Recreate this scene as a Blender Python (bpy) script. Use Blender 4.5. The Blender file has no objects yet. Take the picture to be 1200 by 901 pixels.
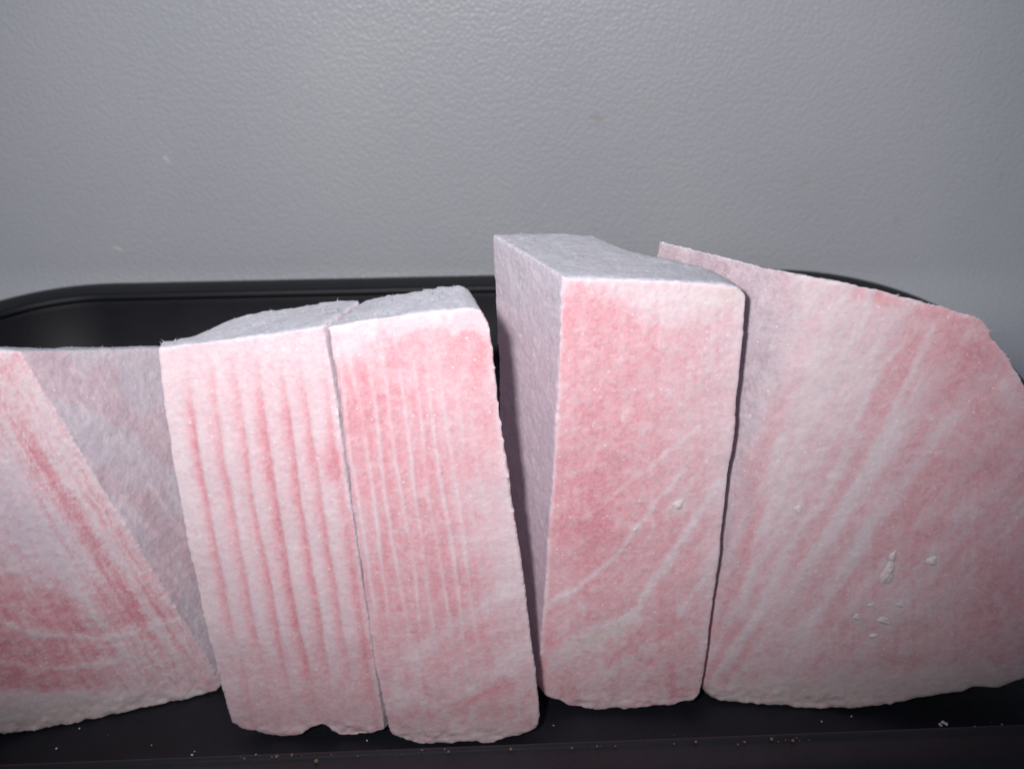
import bpy, math, random
import numpy as np

# ------------------------------------------------------------------ camera, world, lamps, exposure
S = bpy.context.scene
COL = S.collection
F, PITCH, H = 1300.0, math.radians(31.2), 0.30
cd = bpy.data.cameras.new('camera')
cam = bpy.data.objects.new('camera', cd); COL.objects.link(cam)
cam.location = (0, 0, H); cam.rotation_euler = (math.pi/2 - PITCH, 0, 0)
cd.sensor_width = 36; cd.lens = F/1200*36
cd.clip_start = 0.01; cd.clip_end = 20
cd.dof.use_dof = True; cd.dof.focus_distance = 0.34; cd.dof.aperture_fstop = 18.0
S.camera = cam

w = bpy.data.worlds.new('World'); S.world = w; w.use_nodes = True
bg = w.node_tree.nodes['Background']
bg.inputs['Color'].default_value = (0.80, 0.86, 1.0, 1); bg.inputs['Strength'].default_value = 0.17

fl = bpy.data.lights.new('camera_flash', 'SPOT')          # the camera's own flash, up and left of the lens
fl.energy = 6.8; fl.spot_size = math.radians(81); fl.spot_blend = 1.0
fl.shadow_soft_size = 0.013; fl.color = (1.0, 0.968, 0.975)
flo = bpy.data.objects.new('camera_flash', fl); COL.objects.link(flo)
flo.location = (-0.052, -0.01, 0.338)
import mathutils
flo.rotation_euler = (mathutils.Vector((-0.03, 0.40, 0.175)) - flo.location).to_track_quat('-Z', 'Y').to_euler()

S.view_settings.view_transform = 'Standard'; S.view_settings.look = 'None'
S.view_settings.exposure = 0.0; S.view_settings.gamma = 1.0
S.view_settings.use_curve_mapping = False
try: S.cycles.filter_width = 1.5
except Exception: pass

# ------------------------------------------------------------------ measuring helpers
def ray(u, v):
    a = (u-600)/F; b = (450.5-v)/F
    return np.array([a, math.cos(PITCH)+b*math.sin(PITCH), -math.sin(PITCH)+b*math.cos(PITCH)])
O = np.array([0, 0, H])
def atz(u, v, z):
    d = ray(u, v); return O + d*((z-H)/d[2])
def onpl(u, v, P, n):
    d = ray(u, v); return O + d*(np.dot(P-O, n)/np.dot(d, n))
def to_uv(P):
    q = P - O
    fw = q[:, 1]*math.cos(PITCH) - q[:, 2]*math.sin(PITCH)
    up = q[:, 1]*math.sin(PITCH) + q[:, 2]*math.cos(PITCH)
    return 600 + F*q[:, 0]/fw, 450.5 - F*up/fw

def tag(o, label=None, cat=None, group=None, kind=None):
    if label: o['label'] = label
    if cat: o['category'] = cat
    if group: o['group'] = group
    if kind: o['kind'] = kind
    return o
def link(name, me, mat, parent=None, smooth=True):
    o = bpy.data.objects.new(name, me); COL.objects.link(o)
    if mat: me.materials.append(mat)
    if smooth and len(me.polygons): me.polygons.foreach_set('use_smooth', [True]*len(me.polygons))
    if parent: o.parent = parent
    return o
def mesh(name, v, f):
    me = bpy.data.meshes.new(name); me.from_pydata([tuple(map(float, p)) for p in v], [], f); me.update(); return me

# ------------------------------------------------------------------ numpy noise
def _h(i, j, k, s):
    n = (i*73856093) ^ (j*19349663) ^ (k*83492791) ^ (s*2654435)
    n = (n ^ (n >> 13)) & 0x7fffffff
    n = (n*1274126177) & 0x7fffffff
    n = (n ^ (n >> 11))
    return (n & 0xffff)/65535.0
def vnoise(x, y, z, s=0):
    xi, yi, zi = np.floor(x).astype(np.int64), np.floor(y).astype(np.int64), np.floor(z).astype(np.int64)
    fx, fy, fz = x-xi, y-yi, z-zi
    fx, fy, fz = [t*t*t*(t*(t*6-15)+10) for t in (fx, fy, fz)]
    r = 0
    for a in (0, 1):
        for b in (0, 1):
            for c in (0, 1):
                r = r + (fx if a else 1-fx)*(fy if b else 1-fy)*(fz if c else 1-fz)*_h(xi+a, yi+b, zi+c, s)
    return r
def fbm(x, y, z, s=0, o=4, g=0.5):
    t = 0; a = 1.0; n = 0
    for k in range(o):
        t = t + a*vnoise(x, y, z, s+k*7); n += a; a *= g; x = x*2.03+5.1; y = y*2.03+1.7; z = z*2.03+3.3
    return t/n
def sst(a, b, x):
    t = np.clip((x-a)/(b-a), 0, 1); return t*t*(3-2*t)
def seg_dist(u, v, pts):
    d = np.full(u.shape, 1e9)
    for (x0, y0), (x1, y1) in zip(pts[:-1], pts[1:]):
        dx, dy = x1-x0, y1-y0
        t = np.clip(((u-x0)*dx+(v-y0)*dy)/(dx*dx+dy*dy), 0, 1)
        d = np.minimum(d, np.hypot(u-x0-t*dx, v-y0-t*dy))
    return d
def stroke(u, v, pts, w):
    return np.exp(-(seg_dist(u, v, pts)/w)**2)
def blob(u, v, x, y, rx, ry, a=0):
    c, s = math.cos(math.radians(a)), math.sin(math.radians(a))
    p = (u-x)*c+(v-y)*s; q = -(u-x)*s+(v-y)*c
    return np.exp(-((p/rx)**2+(q/ry)**2))

# ------------------------------------------------------------------ node helpers / materials
def newmat(name):
    m = bpy.data.materials.new(name); m.use_nodes = True
    nt = m.node_tree; return m, nt, nt.nodes['Principled BSDF']
def N(nt, t, **kw):
    n = nt.nodes.new(t)
    for k, v in kw.items():
        if k in n.inputs: n.inputs[k].default_value = v
        else: setattr(n, k, v)
    return n
def L(nt, a, b): nt.links.new(a, b)

def flesh_material():
    m, nt, P = newmat('frosted_flesh')
    at = N(nt, 'ShaderNodeAttribute', attribute_name='tone')
    tc = N(nt, 'ShaderNodeTexCoord')
    n1 = N(nt, 'ShaderNodeTexNoise', Scale=1100.0, Detail=4.0, Roughness=0.75); L(nt, tc.outputs['Object'], n1.inputs['Vector'])
    n2 = N(nt, 'ShaderNodeTexNoise', Scale=2600.0, Detail=2.0); L(nt, tc.outputs['Object'], n2.inputs['Vector'])
    mr = N(nt, 'ShaderNodeMapRange'); mr.inputs['From Min'].default_value = 0.35; mr.inputs['From Max'].default_value = 0.7
    mr.inputs['To Min'].default_value = -0.18; mr.inputs['To Max'].default_value = 0.24
    L(nt, n1.outputs['Fac'], mr.inputs['Value'])
    mix = N(nt, 'ShaderNodeMix', data_type='RGBA'); mix.clamp_factor = False
    L(nt, mr.outputs['Result'], mix.inputs[0]); L(nt, at.outputs['Color'], mix.inputs[6]); mix.inputs[7].default_value = (0.92, 0.80, 0.84, 1)
    # frost crystals: tiny scattered bright grains
    vo = N(nt, 'ShaderNodeTexVoronoi', Scale=520.0); L(nt, tc.outputs['Object'], vo.inputs['Vector'])
    lt = N(nt, 'ShaderNodeMath', operation='LESS_THAN'); L(nt, vo.outputs['Distance'], lt.inputs[0]); lt.inputs[1].default_value = 0.20
    sep = N(nt, 'ShaderNodeSeparateColor'); L(nt, vo.outputs['Color'], sep.inputs['Color'])
    gt = N(nt, 'ShaderNodeMath', operation='GREATER_THAN'); L(nt, sep.outputs['Red'], gt.inputs[0]); gt.inputs[1].default_value = 0.88
    mu = N(nt, 'ShaderNodeMath', operation='MULTIPLY'); L(nt, lt.outputs[0], mu.inputs[0]); L(nt, gt.outputs[0], mu.inputs[1])
    mu2 = N(nt, 'ShaderNodeMath', operation='MULTIPLY'); L(nt, mu.outputs[0], mu2.inputs[0]); mu2.inputs[1].default_value = 0.5
    mx2 = N(nt, 'ShaderNodeMix', data_type='RGBA'); L(nt, mu2.outputs[0], mx2.inputs[0]); L(nt, mix.outputs[2], mx2.inputs[6]); mx2.inputs[7].default_value = (0.95, 0.9, 0.93, 1)
    L(nt, mx2.outputs[2], P.inputs['Base Color'])
    b1 = N(nt, 'ShaderNodeBump', Strength=0.16, Distance=0.0004); L(nt, n1.outputs['Fac'], b1.inputs['Height'])
    b2 = N(nt, 'ShaderNodeBump', Strength=0.5, Distance=0.00025); L(nt, n2.outputs['Fac'], b2.inputs['Height']); L(nt, b1.outputs[0], b2.inputs['Normal'])
    L(nt, b2.outputs[0], P.inputs['Normal'])
    P.inputs['Roughness'].default_value = 0.5; P.inputs['Specular IOR Level'].default_value = 0.4
    P.inputs['Subsurface Weight'].default_value = 0.35; P.inputs['Subsurface Radius'].default_value = (1.0, 0.45, 0.45)
    P.inputs['Subsurface Scale'].default_value = 0.0016
    P.inputs['Sheen Weight'].default_value = 0.12; P.inputs['Sheen Roughness'].default_value = 0.6
    return m

def frost_material():
    m, nt, P = newmat('ice_crystals')
    tc = N(nt, 'ShaderNodeTexCoord'); n = N(nt, 'ShaderNodeTexNoise', Scale=1200.0, Detail=3.0); L(nt, tc.outputs['Object'], n.inputs['Vector'])
    r = N(nt, 'ShaderNodeValToRGB'); L(nt, n.outputs['Fac'], r.inputs['Fac'])
    r.color_ramp.elements[0].position = 0.3; r.color_ramp.elements[0].color = (0.72, 0.58, 0.60, 1)
    r.color_ramp.elements[1].position = 0.7; r.color_ramp.elements[1].color = (0.86, 0.77, 0.78, 1)
    L(nt, r.outputs['Color'], P.inputs['Base Color']); P.inputs['Roughness'].default_value = 0.8; P.inputs['Specular IOR Level'].default_value = 0.15
    b = N(nt, 'ShaderNodeBump', Strength=0.5, Distance=0.0004); L(nt, n.outputs['Fac'], b.inputs['Height']); L(nt, b.outputs[0], P.inputs['Normal'])
    P.inputs['Subsurface Weight'].default_value = 0.3; P.inputs['Subsurface Scale'].default_value = 0.001
    return m

def wall_material():
    m, nt, P = newmat('grey_orange_peel_liner')
    tc = N(nt, 'ShaderNodeTexCoord')
    vo = N(nt, 'ShaderNodeTexVoronoi', Scale=460.0, feature='SMOOTH_F1'); vo.inputs['Smoothness'].default_value = 0.5
    wn = N(nt, 'ShaderNodeTexNoise', Scale=120.0, Detail=2.0); L(nt, tc.outputs['Object'], wn.inputs['Vector'])
    va = N(nt, 'ShaderNodeVectorMath', operation='SCALE'); va.inputs['Scale'].default_value = 0.0015; L(nt, wn.outputs['Color'], va.inputs[0])
    vb = N(nt, 'ShaderNodeVectorMath', operation='ADD'); L(nt, tc.outputs['Object'], vb.inputs[0]); L(nt, va.outputs[0], vb.inputs[1])
    L(nt, vb.outputs[0], vo.inputs['Vector'])
    n = N(nt, 'ShaderNodeTexNoise', Scale=520.0, Detail=3.0, Roughness=0.6); L(nt, tc.outputs['Object'], n.inputs['Vector'])
    inv = N(nt, 'ShaderNodeMath', operation='SUBTRACT'); inv.inputs[0].default_value = 1.0; L(nt, vo.outputs['Distance'], inv.inputs[1])
    b1 = N(nt, 'ShaderNodeBump', Strength=0.42, Distance=0.0010); L(nt, inv.outputs[0], b1.inputs['Height'])
    b2 = N(nt, 'ShaderNodeBump', Strength=0.22, Distance=0.0004); L(nt, n.outputs['Fac'], b2.inputs['Height']); L(nt, b1.outputs[0], b2.inputs['Normal'])
    L(nt, b2.outputs[0], P.inputs['Normal'])
    g = N(nt, 'ShaderNodeTexNoise', Scale=7.0, Detail=4.0); L(nt, tc.outputs['Object'], g.inputs['Vector'])
    r = N(nt, 'ShaderNodeValToRGB'); L(nt, g.outputs['Fac'], r.inputs['Fac'])
    r.color_ramp.elements[0].position = 0.3; r.color_ramp.elements[0].color = (0.66, 0.685, 0.73, 1)
    r.color_ramp.elements[1].position = 0.7; r.color_ramp.elements[1].color = (0.73, 0.745, 0.785, 1)
    # faint yellowish dirt specks
    d = N(nt, 'ShaderNodeTexNoise', Scale=75.0, Detail=1.0); L(nt, tc.outputs['Object'], d.inputs['Vector'])
    mr = N(nt, 'ShaderNodeMapRange'); L(nt, d.outputs['Fac'], mr.inputs['Value']); mr.inputs['From Min'].default_value = 0.76; mr.inputs['From Max'].default_value = 0.84; mr.inputs['To Max'].default_value = 0.35
    mx = N(nt, 'ShaderNodeMix', data_type='RGBA'); L(nt, mr.outputs[0], mx.inputs[0]); L(nt, r.outputs['Color'], mx.inputs[6]); mx.inputs[7].default_value = (0.50, 0.44, 0.33, 1)
    L(nt, mx.outputs[2], P.inputs['Base Color'])
    P.inputs['Roughness'].default_value = 0.40; P.inputs['Specular IOR Level'].default_value = 0.5
    return m

def tray_material():
    m, nt, P = newmat('black_plastic')
    tc = N(nt, 'ShaderNodeTexCoord')
    n = N(nt, 'ShaderNodeTexNoise', Scale=1500.0, Detail=2.0); L(nt, tc.outputs['Object'], n.inputs['Vector'])
    g = N(nt, 'ShaderNodeTexNoise', Scale=45.0, Detail=6.0, Roughness=0.7); L(nt, tc.outputs['Object'], g.inputs['Vector'])
    r = N(nt, 'ShaderNodeValToRGB'); L(nt, g.outputs['Fac'], r.inputs['Fac'])
    r.color_ramp.elements[0].position = 0.35; r.color_ramp.elements[0].color = (0.008, 0.009, 0.014, 1)
    r.color_ramp.elements[1].position = 0.8; r.color_ramp.elements[1].color = (0.016, 0.017, 0.025, 1)
    L(nt, r.outputs['Color'], P.inputs['Base Color'])
    b = N(nt, 'ShaderNodeBump', Strength=0.35, Distance=0.0003); L(nt, n.outputs['Fac'], b.inputs['Height']); L(nt, b.outputs[0], P.inputs['Normal'])
    P.inputs['Roughness'].default_value = 0.46; P.inputs['Specular IOR Level'].default_value = 0.32
    return m

M_FLESH, M_FROST, M_WALL, M_TRAY = flesh_material(), frost_material(), wall_material(), tray_material()
def plain(name, c, r=0.6):
    m, nt, P = newmat(name)
    tc = N(nt, 'ShaderNodeTexCoord'); n = N(nt, 'ShaderNodeTexNoise', Scale=800.0); L(nt, tc.outputs['Object'], n.inputs['Vector'])
    rr = N(nt, 'ShaderNodeValToRGB'); L(nt, n.outputs['Fac'], rr.inputs['Fac'])
    rr.color_ramp.elements[0].color = tuple(x*0.7 for x in c)+(1,); rr.color_ramp.elements[1].color = tuple(min(1, x*1.2) for x in c)+(1,)
    L(nt, rr.outputs['Color'], P.inputs['Base Color']); P.inputs['Roughness'].default_value = r
    return m
M_CRUMB = plain('dried_crumb', (0.20, 0.13, 0.075)); M_FLECK = plain('pale_fleck', (0.98, 0.98, 1.0))

# ------------------------------------------------------------------ the setting
YW = 0.592
prof = [(YW, 1.3)]
for k in range(0, 13):                                    # cove where the liner turns into the floor
    a = math.radians(90*k/12); r = 0.03
    prof.append((YW - r + r*math.cos(a), -0.006 + r - r*math.sin(a)))
v, f = [], []
nx = 2
for (y, z) in prof:
    for x in (-1.6, 1.6): v.append((x, y, z))
for i in range(len(prof)-1): f.append((2*i, 2*i+1, 2*i+3, 2*i+2))
wall = link('wall', mesh('wall', v, f), M_WALL); tag(wall, 'pale grey freezer wall with orange peel texture behind the black tray', kind='structure')
fy = YW - 0.03
floor = link('floor', mesh('floor', [(-1.6, -1.2, -0.006), (1.6, -1.2, -0.006), (1.6, fy, -0.006), (-1.6, fy, -0.006)], [(0, 1, 2, 3)]), M_WALL)
tag(floor, 'pale grey surface under the black tray', kind='structure')

def fleck(u, v, pts):
    P0 = onpl(u, v, np.array([0, YW, 0]), np.array([0, 1.0, 0]))
    vs = []
    for (x, z) in pts: vs.append(P0 + np.array([x*1.3, -0.0003, z*1.3]))
    vs.append(P0 + np.array([.0002, -0.0016, .0004])); n = len(pts)
    o = link('fleck', mesh('fleck', vs, [(i, (i+1) % n, n) for i in range(n)]), M_FLECK, wall)
    o['label'] = 'small white fleck stuck on the grey wall'
fleck(195, 187, [(-.0008, .0016), (-.0018, .0006), (-.0006, -.0004), (.0010, -.0028), (.0018, -.0022), (.0006, .0006)])
fleck(138, 293, [(-.003, .0010), (-.0012, .0016), (.0012, .0010), (.0030, -.0012), (.0022, -.0012), (.0006, .0004), (-.0014, .0008)])

# tray
TY0, TY1, THX, TR = 0.2115, 0.5550, 0.2720, 0.094
ROT = math.radians(2.8)
tray = bpy.data.objects.new('tray', None); COL.objects.link(tray)
tcx, tcy = -0.0300, (TY0+TY1)/2
tray.location = (tcx, tcy, 0); tray.rotation_euler = (0, 0, ROT)
tag(tray, 'black plastic tray with rounded corners standing under the frozen fish', 'tray')
def rr(off, hx, hy, r, n=20):
    hx -= off; hy -= off; r = max(r-off, 0.02); out = []
    for cx, cy, a0 in ((hx-r, hy-r, 0), (-hx+r, hy-r, 90), (-hx+r, -hy+r, 180), (hx-r, -hy+r, 270)):
        for k in range(n+1):
            a = math.radians(a0 + 90*k/n); out.append((cx+r*math.cos(a), cy+r*math.sin(a)))
    return out
def sweep(name, prof, mat, parent, cap=False, cap2=False):
    hy = (TY1-TY0)/2; v = []; f = []
    rings = [[(x, y, z) for x, y in rr(o, THX, hy, TR)] for o, z in prof]
    n = len(rings[0])
    for r in rings: v += r
    for i in range(len(rings)-1):
        for k in range(n): f.append((i*n+k, i*n+(k+1) % n, (i+1)*n+(k+1) % n, (i+1)*n+k))
    if cap: f.append(tuple((len(rings)-1)*n+k for k in range(n)))
    if cap2: f.append(tuple(reversed(range(n))))
    o = link(name, mesh(name, v, f), mat, parent)
    o.data.set_sharp_from_angle(angle=math.radians(50)) if hasattr(o.data, 'set_sharp_from_angle') else None
    return o
rim = sweep('rim', [(.0005, .0275), (0, .0315), (.0006, .0338), (.0022, .0349), (.006, .0352), (.0120, .0350), (.0132, .0348), (.0142, .0354), (.0150, .0357), (.0158, .0355),
                    (.0163, .0347), (.0170, .0338), (.0171, .0325), (.004, .0325), (.0025, .0275), (.0005, .0275)], M_TRAY, tray)
basin = sweep('basin', [(.0045, .0322), (.0050, .026), (.0135, -.0015), (.020, -.0050), (.031, -.0030), (.0255, .0004), (.0225, .0040), (.0185, .0290), (.0176, .0316)], M_TRAY, tray)
# floor of the basin
hy = (TY1-TY0)/2
vin = [(x, y, -.0030) for x, y in rr(.031, THX, hy, TR)]
vf = [(x, y, 0.0002) for x, y in rr(.0265, THX, hy, TR)]
n = len(vf)
bf = link('tray_floor', mesh('tray_floor', vf + [(x, y, -.004) for x, y, z in vf], [tuple(range(n)), tuple(reversed(range(n, 2*n)))] + [(i, n+i, n+(i+1) % n, (i+1) % n) for i in range(n)]), M_TRAY, tray, smooth=False)

# ------------------------------------------------------------------ frozen fish blocks
FROST = np.array([0.84, 0.70, 0.735]); PALE = np.array([0.83, 0.60, 0.65]); PINK = np.array([0.82, 0.455, 0.505])
RED = np.array([0.79, 0.36, 0.41]); DEEP = np.array([0.72, 0.27, 0.33]); CREAM = np.array([0.80, 0.71, 0.665])
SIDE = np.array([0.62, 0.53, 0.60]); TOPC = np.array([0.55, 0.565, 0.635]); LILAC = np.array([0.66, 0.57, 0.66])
def ramp(f):
    st = [0, .28, .55, .8, 1.0]; cs = [FROST, PALE, PINK, RED, DEEP]
    f = np.clip(f, 0, 1)
    return np.stack([np.interp(f, st, [c[k] for c in cs]) for k in range(3)], 1)
def lerp(c, d, t): return c*(1-t[:, None]) + d*t[:, None]

class Block: pass
def solid(name, g0, g1, outline, backfn, voxel, smooth_it, paint, side_dir, seed, label, group, relief=0.00035, wth=(.80, .955)):
    a = atz(*g0, 0); b = atz(*g1, 0); t = b-a; t /= np.linalg.norm(t); nf = np.array([t[1], -t[0], 0.0])
    # densify the outline a little
    pts = []
    for i in range(len(outline)):
        p, q = outline[i], outline[(i+1) % len(outline)]
        m = max(1, int(math.hypot(q[0]-p[0], q[1]-p[1])/14))
        for k in range(m): pts.append((p[0]+(q[0]-p[0])*k/m, p[1]+(q[1]-p[1])*k/m))
    fr = np.array([onpl(u, v, a, nf) for u, v in pts])
    zmin = fr[:, 2].min()
    fr[:, 2] = np.maximum(fr[:, 2], 0.0006)
    s = (fr-a)@t
    s = (s-s.min())/(s.max()-s.min())
    bk = backfn(fr, s, t, -nf)
    n = len(pts)
    bm_v = np.vstack([fr, bk])
    faces = [tuple(range(n)), tuple(reversed(range(n, 2*n)))] + [(i, n+i, n+(i+1) % n, (i+1) % n) for i in range(n)]
    me = mesh(name, bm_v, faces)
    o = bpy.data.objects.new(name, me); COL.objects.link(o)
    tm = o.modifiers.new('t', 'TRIANGULATE')
    r = o.modifiers.new('r', 'REMESH'); r.mode = 'VOXEL'; r.voxel_size = voxel
    sm = o.modifiers.new('s', 'SMOOTH'); sm.factor = 0.5; sm.iterations = smooth_it
    dg = bpy.context.evaluated_depsgraph_get(); ev = o.evaluated_get(dg)
    me2 = bpy.data.meshes.new_from_object(ev); bpy.data.objects.remove(o)
    N_ = len(me2.vertices)
    co = np.empty(N_*3, 'f'); me2.vertices.foreach_get('co', co); co = co.reshape(-1, 3).astype(float)
    no = np.empty(N_*3, 'f'); me2.vertex_normals.foreach_get('vector', no); no = no.reshape(-1, 3).astype(float)
    dist = (co-a)@nf
    pr = co - dist[:, None]*nf[None, :]
    u, v = to_uv(pr)
    # organic warp of the pattern
    q = co*1000
    u2 = u + 7*(fbm(q[:, 0]*.16, q[:, 1]*.16, q[:, 2]*.16, seed)-.5) + 2.5*(fbm(q[:, 0]*.9, q[:, 1]*.9, q[:, 2]*.9, seed+3, 2)-.5)
    v2 = v + 12*(fbm(q[:, 0]*.16, q[:, 1]*.16, q[:, 2]*.16, seed+5)-.5) + 2.5*(fbm(q[:, 0]*.9, q[:, 1]*.9, q[:, 2]*.9, seed+8, 2)-.5)
    wf = sst(wth[0], wth[1], no@nf)                              # 1 on the sawn front face
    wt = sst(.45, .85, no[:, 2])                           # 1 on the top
    B = Block(); B.u, B.v, B.u2, B.v2, B.q, B.no, B.nf, B.wf, B.wt, B.seed, B.co = u, v, u2, v2, q, no, nf, wf, wt, seed, co
    col, hgt, side = paint(B)
    col = col*.93 + FROST*.07
    # grain shared by every block: blotchy frost
    bl = fbm(q[:, 0]*.30, q[:, 1]*.30, q[:, 2]*.30, seed+20, 5, .6)
    fine = fbm(q[:, 0]*1.1, q[:, 1]*1.1, q[:, 2]*1.1, seed+30, 3)
    b2 = fbm(q[:, 0]*.55, q[:, 1]*.55, q[:, 2]*.38, seed+24, 4, .65)
    col = lerp(col, FROST, .30*sst(.56, .70, bl) + .22*sst(.54, .66, b2)*(1-sst(.56, .70, bl)))
    col = lerp(col, col*np.array([.97, .84, .86]), .5*sst(.48, .32, b2))
    col = col*(1+.26*(fine-.5))[:, None]
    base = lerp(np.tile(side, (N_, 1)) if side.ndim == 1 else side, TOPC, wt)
    base = base*(1+.22*(fine-.5)+.25*(bl-.5))[:, None]
    c = lerp(base, col, wf)
    # rime whitens the worn edges of the sawn face
    ed = np.exp(-((wf-.5)/.32)**2)*sst(-.2, .2, no[:, 2]+.35)
    c = lerp(c, FROST*1.03, np.clip(ed*.85*(.4+bl), 0, .85))
    d = (fine-.5)*(.00024-.00015*wf) + (bl-.5)*(.0005-.0003*wf) + (fbm(q[:, 0]*.06, q[:, 1]*.06, q[:, 2]*.06, seed+40, 2)-.5)*.0010
    d += hgt*relief*wf
    # crusty sawn edges
    cr = np.clip(vnoise(q[:, 0]*.8, q[:, 1]*.8, q[:, 2]*.8, seed+50)-.55, 0, 1)
    d += ed*cr*.0024 - ed*np.clip(vnoise(q[:, 0]*.45, q[:, 1]*.45, q[:, 2]*.45, seed+52)-.6, 0, 1)*.0022
    low = sst(.012, .003, co[:, 2]); d += low*(fbm(q[:, 0]*.25, q[:, 1]*.25, q[:, 2]*.25, seed+55, 3)-.5)*.0020
    co2 = co + no*d[:, None]
    co2[:, 2] = np.maximum(co2[:, 2], 0.0004)
    base_pt = np.array([co2[:, 0].mean(), co2[:, 1].mean(), 0.0])
    me2.vertices.foreach_set('co', (co2-base_pt).astype('f').ravel())
    ca = me2.color_attributes.new('tone', 'FLOAT_COLOR', 'POINT')
    ca.data.foreach_set('color', np.hstack([np.clip(c, 0, 1), np.ones((N_, 1))]).astype('f').ravel())
    me2.update(); me2.name = name
    me2.materials.clear()
    ob = link(name, me2, M_FLESH); ob.location = base_pt
    tag(ob, label, 'frozen fish', group)
    # crystals of rime standing off the edges
    rnd = np.random.RandomState(seed)
    cand = np.where((ed > .55) & (co[:, 2] > .004))[0]
    up = np.where((wt > .6) & (co[:, 2] > .08))[0]
    pick = np.concatenate([rnd.choice(cand, min(len(cand), 420), False), rnd.choice(up, min(len(up), 160), False) if len(up) else []]).astype(int)
    fv, ff = [], []
    for i in pick:
        P0 = co2[i]-base_pt; nn = no[i] + rnd.normal(0, .55, 3); nn /= np.linalg.norm(nn)
        ln = min(.0008, abs(rnd.normal(.0, .0004))+.00015); wd = rnd.uniform(.00008, .00017)
        x = np.cross(nn, rnd.normal(0, 1, 3)); x /= np.linalg.norm(x)+1e-9; y = np.cross(nn, x); k = len(fv)
        bend = rnd.normal(0, .3, 3)*ln
        for aa in (0, 2.09, 4.19): fv.append(P0 - nn*.0002 + wd*(math.cos(aa)*x+math.sin(aa)*y))
        fv.append(P0 + nn*ln + bend); ff += [(k, k+1, k+3), (k+1, k+2, k+3), (k+2, k, k+3)]
    fz = link('frost_crystals', mesh('frost_crystals', fv, ff), M_FROST, ob); fz['kind'] = 'stuff'
    B.ob, B.a, B.t, B.base = ob, a, t, base_pt
    return B

def lump(B, u, v, rx, rz, h, ang=0, seed=0):
    rx *= 1.1; rz *= 1.1; h *= .8
    P0 = onpl(u, v, B.a, B.nf) - B.base
    vs, fs = [], []; nr, na = 9, 26; rnd = random.Random(seed)
    ph = [rnd.uniform(0, 6.28) for _ in range(3)]
    for i in range(nr+1):
        rr_ = i/nr
        for k in range(na):
            a = 2*math.pi*k/na
            wob = 1+.16*math.sin(2*a+ph[0])+.14*math.sin(3*a+ph[1])+.08*math.sin(5*a+ph[2])
            x, z = rx*rr_*math.cos(a)*wob, rz*rr_*math.sin(a)*wob
            ca, sa = math.cos(math.radians(ang)), math.sin(math.radians(ang))
            x, z = x*ca-z*sa, x*sa+z*ca
            hh = .85*h*(1-rr_**2)*(1+.35*mathutils.noise.noise((x*900+seed*9, z*900, 0))) - .0006
            vs.append(P0 + B.t*x + np.array([0, 0, z]) + B.nf*(hh+.0006))
    for i in range(nr):
        for k in range(na): fs.append((i*na+k, i*na+(k+1) % na, (i+1)*na+(k+1) % na, (i+1)*na+k))
    o = link('frost_lump', mesh('frost_lump', vs, fs), M_FROST, B.ob)
    return o

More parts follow.
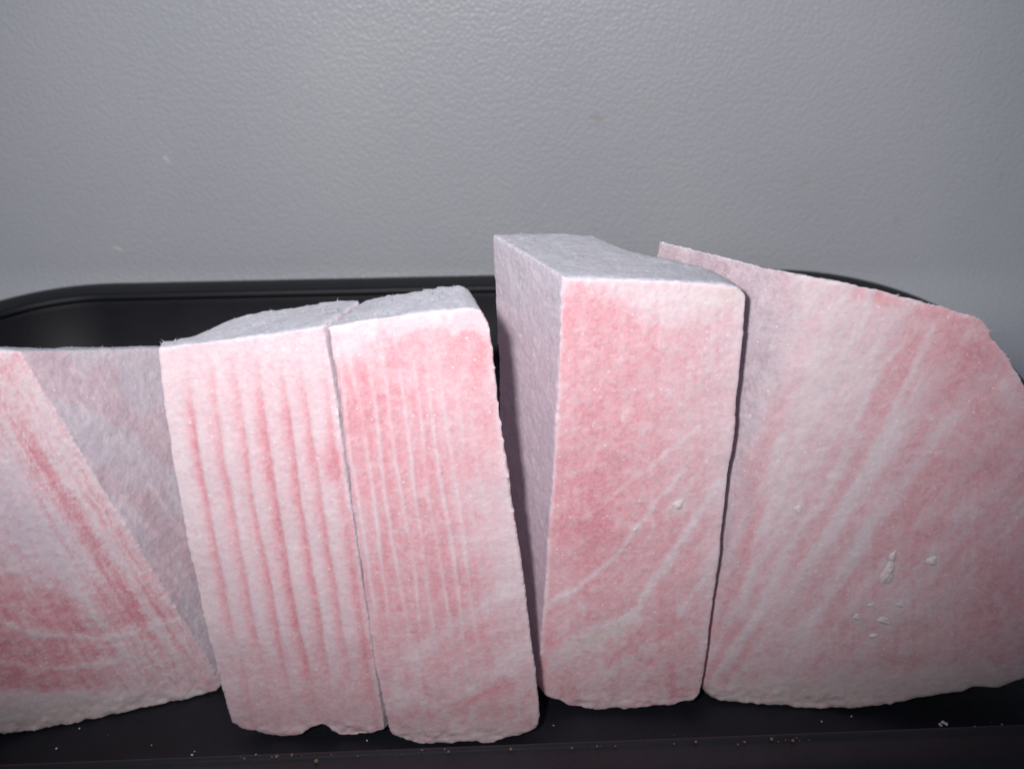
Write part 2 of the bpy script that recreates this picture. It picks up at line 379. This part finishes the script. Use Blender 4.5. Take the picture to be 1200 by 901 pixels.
# ---- left-hand steak (wedge leaning left) -------------------------------------------------
def back_wedge(fr, s, t, inward):
    bk = fr + inward[None]*.05
    bk[:, 2] = fr[:, 2]*.74
    top, bot = np.array([-.1406, .2744, .1447]), np.array([-.1052, .286, 0])
    Q2 = np.array([-.082, .349, .1055]); R2 = np.array([-.062, .352, 0.001])
    for i in range(len(fr)):
        k = np.clip(fr[i, 2]/top[2], 0, 1)
        edge = bot + (top-bot)*k
        wgt = float(sst(.035, .0, np.linalg.norm(fr[i, :2]-edge[:2]) + 0.0))
        tgt = R2 + (Q2-R2)*k
        bk[i] = bk[i]*(1-wgt) + (tgt + (fr[i]-edge)*.5)*wgt
    bk[:, 2] = np.maximum(bk[:, 2], .0006)
    return bk
def paint_wedge(B):
    u, v = B.u2, B.v2; q = B.q
    # distance left of the ridge line (20,412)-(258,803)
    L_ = math.hypot(238, 391); d = -((u-20)*391-(v-412)*238)/L_
    al = ((u-20)*238+(v-412)*391)/L_
    f = .31 + .38*(fbm(d*.16, al*.014, d*0, 11, 5, .6)-.5)*2
    br = .1+1.8*fbm(d*.18, al*.028, d*0, 71, 5, .6)
    f += .48*np.exp(-((d-44)/10)**4)*sst(30, 120, al)*sst(430, 300, al)*br
    f += .36*np.exp(-((d-13-4*np.sin(al*.02))/4.5)**2)*sst(110, 200, al)*br
    f -= .30*np.exp(-((d-25)/3.5)**2)*sst(60, 160, al)
    f -= .20*np.exp(-((d-12)/12)**2)*sst(180, 90, al)
    f += .45*blob(u, v, 14, 427, 14, 20)
    fib = fbm(d*.42, al*.016, d*0, 73, 4, .6)
    f -= .34*sst(.53, .64, fib)*sst(-2, 6, d)*sst(120, 70, d)
    f += .22*sst(.46, .36, fib)*sst(-2, 6, d)*sst(110, 60, d)
    f -= .26*sst(.55, .62, fbm(u*.10+v*.06, v*.22, u*0, 75, 4, .6))
    f -= .25*np.exp(-((d-78)/17)**2)
    f += .22*stroke(u, v, [(100, 640), (160, 720), (215, 790)], 9)*br
    meat = sst(650, 715, v+ .15*(60-u))*sst(820, 800, v)*sst(200, 120, u+.3*(v-730))
    f += .50*meat*(.35+1.3*fbm(u*.06+v*.03, v*.13, u*0, 13, 5, .6))
    for pts, w_, s_ in (([(0, 728), (40, 742), (80, 750), (150, 745), (230, 720)], 4, .5), ([(0, 775), (40, 785), (110, 778), (170, 772)], 4, .45),
                        ([(0, 668), (30, 672), (70, 690), (110, 740)], 3.5, .3), ([(60, 640), (100, 700), (140, 760)], 6, .3)):
        f -= s_*stroke(u, v, pts, w_)
    f -= .5*sst(800, 822, v+.12*(100-u)*0)
    f += .12*sst(.5, .7, fbm(d*.35, al*.02, d*0, 17, 3))
    c = ramp(f)
    c = lerp(c, LILAC, .65*blob(u, v, 40, 630, 70, 42, 45)+.35*blob(u, v, 10, 560, 25, 60))
    c = lerp(c, CREAM, .55*sst(805, 830, v))
    # side: mauve with slanting fibres and redder patches low down
    co = B.co*1000
    g = fbm(co[:, 0]*.35+co[:, 2]*.10, co[:, 1]*.25, co[:, 2]*.045, 19, 4)
    side = lerp(np.tile(np.array([.66, .58, .65]), (len(u), 1)), np.array([.68, .48, .54]), np.clip(sst(.42, .66, g)*.8*sst(.115, .06, B.co[:, 2]), 0, 1))
    pt = fbm(co[:, 0]*.09+co[:, 2]*.05, co[:, 1]*.09, co[:, 2]*.05, 29, 3)
    side = lerp(side, np.array([.66, .61, .67]), .5*sst(.50, .58, pt)); side = lerp(side, np.array([.66, .48, .53]), .6*sst(.46, .40, pt))
    side = lerp(side, FROST, .5*sst(.56, .72, fbm(co[:, 0]*.5+co[:, 2]*.2, co[:, 1]*.3, co[:, 2]*.06, 23, 3)))
    h = -f*.8
    return c, h, side
A = solid('frozen_fish_steak', (0, 867), (258, 812),
    [(20, 411), (-20, 407), (-90, 403), (-130, 520), (-150, 650), (-150, 820), (-80, 850), (0, 861), (50, 863), (92, 856), (150, 851), (200, 842), (230, 826), (250, 812), (259, 804),
     (240, 770), (185, 681), (110, 558)], back_wedge, .00070, 5, paint_wedge, None, 101,
    'leaning fish wedge with mauve side face and red meat patch, left of the striped block', 'frozen fish pieces standing in the black tray')

# ---- striped block ------------------------------------------------------------------------
def edge_x(v, pts):
    return np.interp(v, [p[1] for p in pts], [p[0] for p in pts])
LB = [(185, 408), (192, 470), (205, 560), (222, 650), (240, 730), (258, 800), (268, 845)]
SM = [(380, 385), (395, 470), (403, 540), (415, 620), (427, 700), (439, 780), (452, 858)]
RC = [(562, 360), (580, 430), (590, 520), (604, 610), (617, 700), (627, 780), (632, 850)]
RC[0] = (572, 372)
def back_pixels(spec, ul, ur):
    def fn(fr, s, t, inward):
        a, nf = fr[0], -inward
        TL, TR_ = onpl(ul[0], ul[1], a, nf), onpl(ur[0], ur[1], a, nf)
        zt = np.interp([p[0] for p in spec], [0, 1], [TL[2], TR_[2]])
        P = np.array([atz(p[1], p[2], z) for p, z in zip(spec, zt)])
        hz = np.clip(fr[:, 2]/zt.mean(), 0, 1)
        lo = s.min()*0
        b0 = fr[np.argmin((fr-a)@t + 10*(fr[:, 2] > .03))]; b1 = fr[np.argmax((fr-a)@t - 10*(fr[:, 2] > .03))]
        xl = b0[0]+(TL[0]-b0[0])*hz; xr = b1[0]+(TR_[0]-b1[0])*hz
        k = np.clip((fr[:, 0]-xl)/(xr-xl), 0, 1)
        kk = [p[0] for p in spec]
        fx = TL[0]+(TR_[0]-TL[0])*k; fyy = TL[1]+(TR_[1]-TL[1])*k
        bk = fr.copy()
        bk[:, 0] += np.interp(k, kk, P[:, 0]) - fx
        bk[:, 1] += np.maximum(np.interp(k, kk, P[:, 1]) - fyy, .004)
        bk[:, 2] = np.maximum(bk[:, 2], .0006)
        return bk
    return fn
def poly_back(spec):
    """back line given as (s, depth, z at the top)"""
    def fn(fr, s, t, inward):
        zt = fr[:, 2].max()
        dep = np.interp(s, [p[0] for p in spec], [p[1] for p in spec])
        sh = np.interp(s, [p[0] for p in spec], [p[2] for p in spec])
        zs = np.interp(s, [p[0] for p in spec], [p[3] for p in spec])
        bk = fr + inward[None]*dep[:, None] + t[None]*sh[:, None]
        bk[:, 2] = np.maximum(fr[:, 2] + zs*(fr[:, 2]/zt), .0006)
        return bk
    return fn
def paint_striped(B):
    u, v = B.u2, B.v2
    uu = .12*u+.88*B.u
    l, r = edge_x(v, LB), edge_x(v, SM); s = (uu-l)/(r-l)
    f = .14 + .16*(fbm(u*.07, v*.02, u*0, 41, 4)-.5)*2
    vis = sst(405, 520, v+20*(fbm(u*.08, v*0, u*0, 43, 2)-.5)*2)*sst(835, 740, v-60*(s-.4)+50*(fbm(u*.09, u*0, v*.01, 44, 2)-.5)*2)
    st = 0
    for k, (c, a_) in enumerate(((.155, .75), (.292, .62), (.43, .72), (.565, .85), (.70, .72), (.83, .66), (.955, .55))):
        wob = .012*(fbm(v*.010, v*0+k, v*0, 46, 2)-.5)*2
        amp = a_*(.75+.5*fbm(v*.012, v*0+k*3.1, v*0, 47, 2))
        x = s-c-wob
        st = st + .8*amp*np.exp(-(x/np.where(x > 0, .015, .022))**2) + .40*amp*np.exp(-((x+.028)/.034)**2)
    f = f + .84*st*vis*(.8+.4*fbm(u*.3, v*.05, u*0, 48, 3)) + .14*st*sst(395, 430, v)
    # secondary fine saw lines
    f += .10*(fbm(s*45, v*.01, v*0, 49, 3)-.5)*2*vis
    low = sst(720, 790, v)
    f = f*(1-.35*low) + low*(.22+.45*(fbm(u*.11, v*.11, u*0, 51, 4)-.42))
    f += .55*blob(u, v, 388, 545, 14, 22)*(.5+fbm(u*.15, v*.15, u*0, 52, 3)) + .35*stroke(u, v, [(410, 600), (422, 690), (432, 770)], 5)
    f += .14*stroke(u, v, [(215, 409), (300, 399), (370, 389)], 5)
    f -= .10*sst(50, 0, seg_dist(u, v, LB))
    c = ramp(f)
    h = -st*vis*1.1 - .3*f
    return c, h, np.array([.64, .56, .62])
Bk = solid('frozen_fish_block', (268, 866), (452, 868),
    LB[0:1] + [(250, 400), (320, 391), (378, 383)] + SM[1:-1] + [(451, 856), (435, 860), (415, 863), (398, 862), (386, 854), (376, 850), (366, 854), (352, 861), (330, 864), (312, 860), (300, 856), (285, 855), (272, 847)] + LB[::-1][1:-1],
    back_pixels([(0, 188, 404), (.12, 214, 397), (.25, 246, 384), (.38, 270, 372), (.5, 300, 365), (.62, 340, 361), (.74, 366, 355), (.86, 400, 350), (1, 424, 352)], (185, 408), (380, 383)), .00058, 4, paint_striped, None, 211,
    'pale fish block with regular vertical stripes, pressed against the pinker one on its right', 'frozen fish pieces standing in the black tray', .0006)

def paint_c(B):
    u, v = B.u2, B.v2
    uu = .12*u+.88*B.u
    l, r = edge_x(v, SM), edge_x(v, RC); s = (uu-l)/(r-l)
    f = .50 + .20*(fbm(u*.035, v*.022, u*0, 61, 5)-.5)*2
    vis = sst(395, 470, v)*sst(790, 700, v-40*(s-.5))*sst(.95, .60, s)
    st = 0
    for k, (c, a_) in enumerate(((.055, .8), (.14, .85), (.235, .9), (.325, .75), (.41, .85), (.50, .7), (.585, .75), (.67, .6), (.75, .55), (.83, .4))):
        x = s-c-.008*np.sin(v*.022+k*2)-.012*(fbm(v*.012, v*0+k, v*0, 66, 3)-.5)*2
        st = st + a_*(.4+1.1*fbm(v*.02, v*0+k*2.7, v*0, 67, 3))*np.exp(-(x/np.where(x > 0, .012, .018))**2)
    f = f - .50*st*vis
    f += .16*vis*sst(.75, .5, s)
    f += .10*(fbm(s*40, v*.01, v*0, 69, 3)-.5)*2
    top = sst(.35, .6, sst(412, 372, v-.0*(u-480))*.8+.5*(fbm(u*.06, v*.06, u*0, 72, 3)-.5)*2*.9)
    f -= .36*top
    f -= .40*blob(u, v, 408, 402, 30, 26) + .35*blob(u, v, 477, 446, 9, 10) + .38*blob(u, v, 546, 434, 7, 15) + .2*blob(u, v, 446, 430, 6, 22)
    f -= .22*blob(u, v, 590, 590, 28, 70) + .22*blob(u, v, 540, 580, 26, 20) + .25*blob(u, v, 600, 690, 25, 60)
    f += .18*blob(u, v, 430, 500, 30, 70)+.2*blob(u, v, 555, 420, 35, 50)
    f -= .25*stroke(u, v, [(480, 775), (530, 735), (600, 690)], 8) + .22*stroke(u, v, [(470, 820), (520, 830), (580, 790), (625, 750)], 9)
    low = sst(740, 820, v); f = f-.10*low + low*.30*(fbm(u*.09, v*.09, u*0, 74, 4)-.5)*2 - .2*sst(840, 865, v)
    f += .3*stroke(u, v, [(505, 838), (560, 815), (600, 800)], 7)
    f -= .22*sst(12, 0, seg_dist(u, v, RC))+.12*sst(10, 0, seg_dist(u, v, SM))
    h = st*vis*.8 - .4*f
    return ramp(f), h, np.array([.62, .45, .50])
Ck = solid('frozen_fish_block', (455, 876), (632, 873),
    [(382, 384), (430, 374), (500, 366), (548, 361), (564, 364), (574, 380), (580, 430), (585, 470), (591, 520), (598, 565), (605, 610), (612, 655), (618, 700), (625, 760), (631, 810), (633, 840), (630, 853), (612, 862), (585, 867), (572, 873), (545, 868), (520, 873), (490, 872), (468, 866), (456, 856)] + [(x+1.6-2.4*min(1, max(0, (y-560)/160)), y) for x, y in SM[::-1][1:-1]],
    back_pixels([(0, 426, 352), (.3, 462, 348), (.6, 500, 342), (.8, 528, 338), (1, 550, 337)], (382, 384), (566, 362)), .00058, 4, paint_c, None, 307,
    'pinker half of the touching pair, white frost on top, faint stripes only on its left', 'frozen fish pieces standing in the black tray', .0005)

# ---- tall block ---------------------------------------------------------------------------
DL = [(660, 325), (657, 400), (653, 480), (648, 560), (642, 640), (636, 720), (631, 795)]
def back_tall(fr, s, t, inward):
    zt = fr[:, 2].max()
    P = np.array([atz(u, v, zt) for u, v in ((577, 275), (640, 271), (700, 273), (735, 290), (790, 305), (846, 324))])
    yf = fr[:, 1].mean()
    P[4] = [.0460, yf+.0150, 0]; P[5] = [.0605, yf+.0080, 0]
    k = [0, .18, .42, .58, .78, 1]
    xl = np.interp(fr[:, 2], [0, zt], [.0100, onpl(660, 325, fr[0], -inward)[0]]); xr = onpl(877, 347, fr[0], -inward)[0]
    s = np.clip((fr[:, 0]-xl)/(xr-xl), 0, 1)
    bk = np.stack([np.interp(s, k, P[:, 0]), np.interp(s, k, P[:, 1]), fr[:, 2]], 1)
    bk[:, 0] += np.where(s < .12, .0030*(1-fr[:, 2]/zt), 0)
    bk[:, 2] = np.maximum(bk[:, 2], .0006)
    return bk
def paint_tall(B):
    u, v = B.u2, B.v2
    f = .49 + .15*(fbm(u*.02, v*.016, u*0, 81, 4)-.5)*2
    f += .14*blob(u, v, 690, 450, 60, 140) + .15*blob(u, v, 680, 600, 50, 60) + .14*blob(u, v, 700, 590, 60, 80)
    f -= .20*sst(760, 860, u)*sst(700, 400, v)
    f += .17*(fbm(u*.16, v*.007, u*0, 83, 5, .65)-.5)*2 + .04
    top = sst(372, 335, v-.18*(u-700)*0+ 22*(fbm(u*.05, v*.05, u*0, 84, 4)-.5)*2 - 16*np.exp(-((u-770)/50)**2)+20*sst(740, 690, u))
    f -= .48*top
    f -= .22*blob(u, v, 830, 352, 50, 14)
    W = (([(640, 707), (675, 690), (710, 663), (730, 640), (747, 617), (765, 592), (783, 573), (800, 548)], 3.2, .34),
         ([(640, 712), (660, 700)], 6, .2),
         ([(735, 725), (752, 705), (780, 660), (807, 623), (820, 600), (850, 560)], 4.5, .42), ([(683, 607), (715, 585), (740, 563), (790, 525), (820, 500)], 2.4, .22),
         ([(650, 768), (685, 748), (700, 738), (745, 725)], 6, .38), ([(645, 783), (700, 752)], 5, .28), ([(795, 717), (827, 677), (845, 650)], 4, .28), ([(660, 560), (690, 545), (700, 530)], 2.5, .15),
         ([(655, 520), (690, 500), (740, 480)], 3, .10), ([(700, 800), (760, 760), (810, 735)], 5, .18))
    for pts, w_, s_ in W: f -= 1.3*s_*stroke(u, v, pts, w_)*(.6+.8*fbm(u*.1, v*.1, u*0, 85, 2))
    for c0, w_, s_ in ((505, 2.5, .08), (548, 2.2, .12), (585, 2.5, .10), (640, 2.2, .13), (672, 2.0, .10), (748, 2.4, .14), (812, 2.4, .13), (838, 3, .15), (868, 2.2, .12), (905, 3, .13)):
        cc = v + .80*(u-640) + .0016*(u-640)**2
        f -= s_*np.exp(-((cc-c0)/w_)**2)*sst(.35, .6, fbm(u*.03, u*0+c0, u*0, 82, 2)+.08)
    f -= .12*sst(700, 780, v) - .38*sst(.5, .8, fbm(u*.08, v*.08, u*0, 87, 4))*sst(700, 760, v)
    f += .25*blob(u, v, 770, 745, 20, 10)
    for x, y, r_ in ((795, 590, 9), (744, 619, 5), (762, 465, 4), (752, 505, 6), (785, 460, 5), (730, 490, 4), (681, 708, 6)): f -= .35*blob(u, v, x, y, r_, r_*1.2)
    f -= .3*sst(6, 0, seg_dist(u, v, DL)) + .28*sst(.16, .02, (edge_x(v, [(877, 350), (868, 450), (855, 560), (840, 690), (820, 815)])-u)/200)*.7
    f -= .22*sst(800, 825, v)
    c = ramp(f)
    c = lerp(c, CREAM, .8*blob(u, v, 715, 742, 34, 9, -18) + .55*blob(u, v, 835, 350, 30, 14) + .5*blob(u, v, 795, 590, 8, 11))
    sd = lerp(np.tile(np.array([.61, .485, .57]), (len(u), 1)), np.array([.57, .53, .60]), sst(.135, .165, B.co[:, 2]+.012*(fbm(B.q[:, 0]*.1, B.q[:, 1]*.1, B.q[:, 2]*.1, 89, 3)-.5)*2))
    sd = lerp(sd, np.array([.66, .47, .54]), .6*sst(.09, .0, B.co[:, 2]))
    return c, -.35*f + .5*(fbm(B.u*.45, v*.006, u*0, 88, 3)-.5), sd
Dk = solid('frozen_fish_block', (634, 836), (820, 836),
    [(660, 325), (720, 326), (790, 329), (850, 333), (868, 337), (877, 347), (876, 365), (872, 400), (868, 450), (862, 500), (855, 560), (848, 620), (840, 690), (832, 750), (827, 790), (822, 812), (812, 822), (790, 826), (750, 829), (715, 833), (688, 832), (662, 826), (640, 816), (632, 805)] + DL[::-1][:-1],
    back_tall, .00058, 7, paint_tall, None, 409,
    'tallest fish block, standing alone with mauve left side and dull frosted top in view', 'frozen fish pieces standing in the black tray')
lump(Dk, 795, 591, .0013, .0020, .0007, 0, 1); lump(Dk, 744, 620, .0011, .0012, .0007, 0, 2)

# ---- right-hand steak ---------------------------------------------------------------------
EL = [(930, 318), (912, 400), (893, 480), (872, 570), (852, 660), (838, 730), (824, 800)]
def back_right(fr, s, t, inward):
    zt = fr[:, 2].max()
    bk = fr + inward[None]*.035
    Q = atz(768, 279, zt-.001); top = onpl(930, 318, fr[0], -inward); bot = np.array([.069, top[1]-.0005, 0])
    off = Q-top
    # the left side recedes to the left behind the tall block
    for i in range(len(fr)):
        k = fr[i, 2]/zt
        edge = bot + (top-bot)*k
        wgt = float(sst(.016, .0, abs(fr[i, 0]-edge[0])))
        tgt = fr[i] + np.array([off[0], off[1], off[2]*k])
        bk[i, 2] -= .030*k
        bk[i] = bk[i]*(1-wgt)+tgt*wgt
    bk[:, 2] = np.maximum(bk[:, 2], .0006)
    return bk
def paint_right(B):
    u, v = B.u2, B.v2
    # fan coordinates: fibres radiate from the bottom left towards the top right
    ang = np.degrees(np.arctan2(1150-v, u-640))
    rad = np.hypot(1150-v, u-640)
    f = .54 + .28*(fbm(ang*.55, rad*.0045, u*0, 91, 5, .6)-.5)*2 + .18*(fbm(u*.02, v*.02, u*0, 92, 4)-.5)*2
    f -= .16*sst(.54, .66, fbm(ang*.9, rad*.004, u*0, 93, 4))
    for a0, w_, s_, r0, r1 in ((51, .5, .2, 560, 800), (54, .7, .22, 480, 900), (57.6, .6, .3, 430, 800), (60.3, .45, .3, 420, 720), (62.5, .8, .24, 450, 900), (64.6, .4, .3, 600, 900),
                               (66.5, .5, .3, 560, 880), (69.5, .7, .3, 480, 850), (72, .45, .28, 560, 830), (74.5, .6, .3, 500, 760), (48, .6, .15, 640, 900), (45, .5, .15, 700, 900)):
        aw = ang + .5*(fbm(rad*.012, u*0+a0, u*0, 94, 2)-.5)*2
        f -= s_*np.exp(-((aw-a0)/w_)**2)*sst(r0-60, r0+20, rad)*sst(r1+60, r1-40, rad)*(.5+.9*fbm(rad*.03, u*0+a0, u*0, 96, 3))
    f += .12*sst(1000, 1180, u)
    f -= .26*blob(u, v, 930, 470, 55, 150, 12)+.15*blob(u, v, 985, 400, 40, 90, 18)
    W = (([(850, 777), (880, 735), (910, 703), (950, 650), (987, 603), (1013, 560), (1050, 500)], 7, .22), ([(910, 807), (940, 760), (957, 727), (1000, 650), (1040, 575)], 8, .17),
         ([(1000, 570), (1035, 508), (1060, 455), (1084, 407), (1092, 380)], 4, .30), ([(900, 620), (925, 540), (950, 470), (975, 400), (990, 370)], 7, .26), ([(870, 720), (885, 640), (905, 560), (920, 520)], 6, .2),
         ([(975, 560), (1000, 500), (1030, 430), (1080, 385)], 4, .2), ([(1100, 600), (1160, 520), (1190, 470)], 12, .12))
    for pts, w_, s_ in W: f -= 1.5*s_*stroke(u, v, pts, w_)*(.5+fbm(u*.07, v*.07, u*0, 95, 3))
    f += .38*blob(u, v, 1022, 346, 40, 10, 12) + .22*blob(u, v, 1150, 420, 30, 18, 30) + .22*blob(u, v, 885, 590, 16, 50, 10) + .15*blob(u, v, 870, 730, 25, 60, 20)
    f += .14*blob(u, v, 1120, 560, 90, 60)
    f += .20*(fbm(u*.20, v*.008, u*0, 97, 5, .6)-.5)*2*sst(480, 640, v)*sst(900, 1000, u)
    f -= .12*sst(1060, 1000, u)*sst(420, 330, v)*1.0
    f -= .28*sst(.56, .70, fbm(u*.05, v*.05, u*0, 98, 4))*sst(620, 760, v)*.6
    f -= .35*sst(775, 815, v+.06*(u-900)+14*(fbm(u*.06, v*.06, u*0, 99, 3)-.5)*2)
    for x, y, rx, ry in ((1040, 673, 9, 20), (1035, 725, 10, 9), (1092, 657, 6, 10), (1020, 708, 6, 8), (1022, 745, 6, 6), (1003, 725, 6, 10), (935, 597, 5, 8), (1175, 450, 7, 7), (1048, 705, 8, 8)): f -= .3*blob(u, v, x, y, rx, ry)
    f -= .22*sst(14, 0, seg_dist(u, v, [(930, 318), (1000, 326), (1060, 340), (1140, 366), (1165, 380), (1200, 445)]))
    c = ramp(f)
    c = lerp(c, CREAM*.97, .5*sst(780, 818, v+.06*(u-900)) + .22*blob(u, v, 1080, 740, 90, 50))
    c = lerp(c, np.array([.64, .53, .56]), np.full(len(u), .10))
    el = edge_x(v, EL)
    out = sst(26, -14, u-el+10*(fbm(u*.06, v*.03, u*0, 121, 3)-.5)*2)*sst(760, 640, v)
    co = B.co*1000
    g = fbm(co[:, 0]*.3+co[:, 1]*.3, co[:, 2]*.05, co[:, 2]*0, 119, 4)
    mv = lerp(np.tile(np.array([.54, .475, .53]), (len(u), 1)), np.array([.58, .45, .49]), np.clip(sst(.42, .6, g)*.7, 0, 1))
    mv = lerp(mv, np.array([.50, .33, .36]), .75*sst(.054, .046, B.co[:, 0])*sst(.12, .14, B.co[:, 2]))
    mv = lerp(mv, np.array([.42, .355, .40]), sst(.076, .060, B.co[:, 0])*sst(.10, .14, B.co[:, 2])*.85)  # far upper end darkened: light falloff painted in, plus thick icy skin
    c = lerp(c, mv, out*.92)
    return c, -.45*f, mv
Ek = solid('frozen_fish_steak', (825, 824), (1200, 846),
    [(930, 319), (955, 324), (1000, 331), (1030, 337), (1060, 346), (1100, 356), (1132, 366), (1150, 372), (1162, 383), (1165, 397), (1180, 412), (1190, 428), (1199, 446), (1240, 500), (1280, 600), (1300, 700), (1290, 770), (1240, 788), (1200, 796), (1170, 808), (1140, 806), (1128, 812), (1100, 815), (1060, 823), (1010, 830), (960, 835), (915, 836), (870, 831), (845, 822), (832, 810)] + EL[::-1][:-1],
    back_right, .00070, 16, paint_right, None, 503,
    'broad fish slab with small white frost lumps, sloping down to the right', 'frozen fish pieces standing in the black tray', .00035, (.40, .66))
for i, (x, y, rx, rz, h) in enumerate(((1040, 672, .0020, .0042, .0011), (1046, 652, .0010, .0022, .0008), (1035, 726, .0026, .0020, .0010), (1092, 657, .0014, .0022, .0010), (1020, 708, .0013, .0014, .0008), (1023, 745, .0013, .0011, .0007), (1004, 722, .0012, .0019, .0007), (935, 597, .0012, .0018, .0006), (1054, 708, .0015, .0016, .0006))):
    lump(Ek, x, y, rx, rz, h, -12 if i < 2 else 0, 10+i)

# ------------------------------------------------------------------ crumbs on the tray
rnd = random.Random(5)
def crumb_mesh(r, seed):
    g = random.Random(seed); vs = []; fs = []
    for i in range(5):
        th = math.pi*i/4
        for k in range(6):
            a = 2*math.pi*k/6; q = r*(.7+.6*g.random())
            vs.append((q*math.sin(th)*math.cos(a), q*math.sin(th)*math.sin(a), q*.6*math.cos(th)))
    for i in range(4):
        for k in range(6): fs.append((i*6+k, i*6+(k+1) % 6, (i+1)*6+(k+1) % 6, (i+1)*6+k))
    return vs, fs
def crumbs(name, spots, mat, label, cat):
    vs, fs = [], []
    for i, (u, v, z, r) in enumerate(spots):
        a, b = crumb_mesh(r, i*3+1); P0 = atz(u, v, z); k = len(vs)
        vs += [tuple(P0+np.array(p)) for p in a]; fs += [tuple(x+k for x in q) for q in b]
    o = link(name, mesh(name, vs, fs), mat, None, smooth=False); tag(o, label, cat, kind='stuff')
    return o
sp = []
for i in range(30):
    u = rnd.uniform(280, 960); v = 896.5-38.7*u/1200 + rnd.gauss(0, 1.4); sp.append((u, v, .0357, abs(rnd.gauss(.00022, .00015))+.0001))
crumbs('dried_crumbs', sp + [(512/3+200, 891, .0357, .0006)], M_CRUMB, 'tiny brown crumbs dried along the front rim of the black tray', 'crumbs')
sp = [(1105, 846, .0012, .0007), (1109, 848, .0012, .0006), (1101, 848, .0012, .0005), (1103, 850, .001, .0004), (963, 845, .001, .0003), (225, 884, .001, .0004), (228, 880, .001, .0003)]
for i in range(20):
    u = rnd.uniform(0, 1190); v = rnd.uniform(850, 880); sp.append((u, v-18*u/1200, .0006, abs(rnd.gauss(.00018, .00012))+.00008))
crumbs('frost_crumbs', sp, M_FROST, 'specks of white frost scattered on the tray in front of the fish', 'frost')
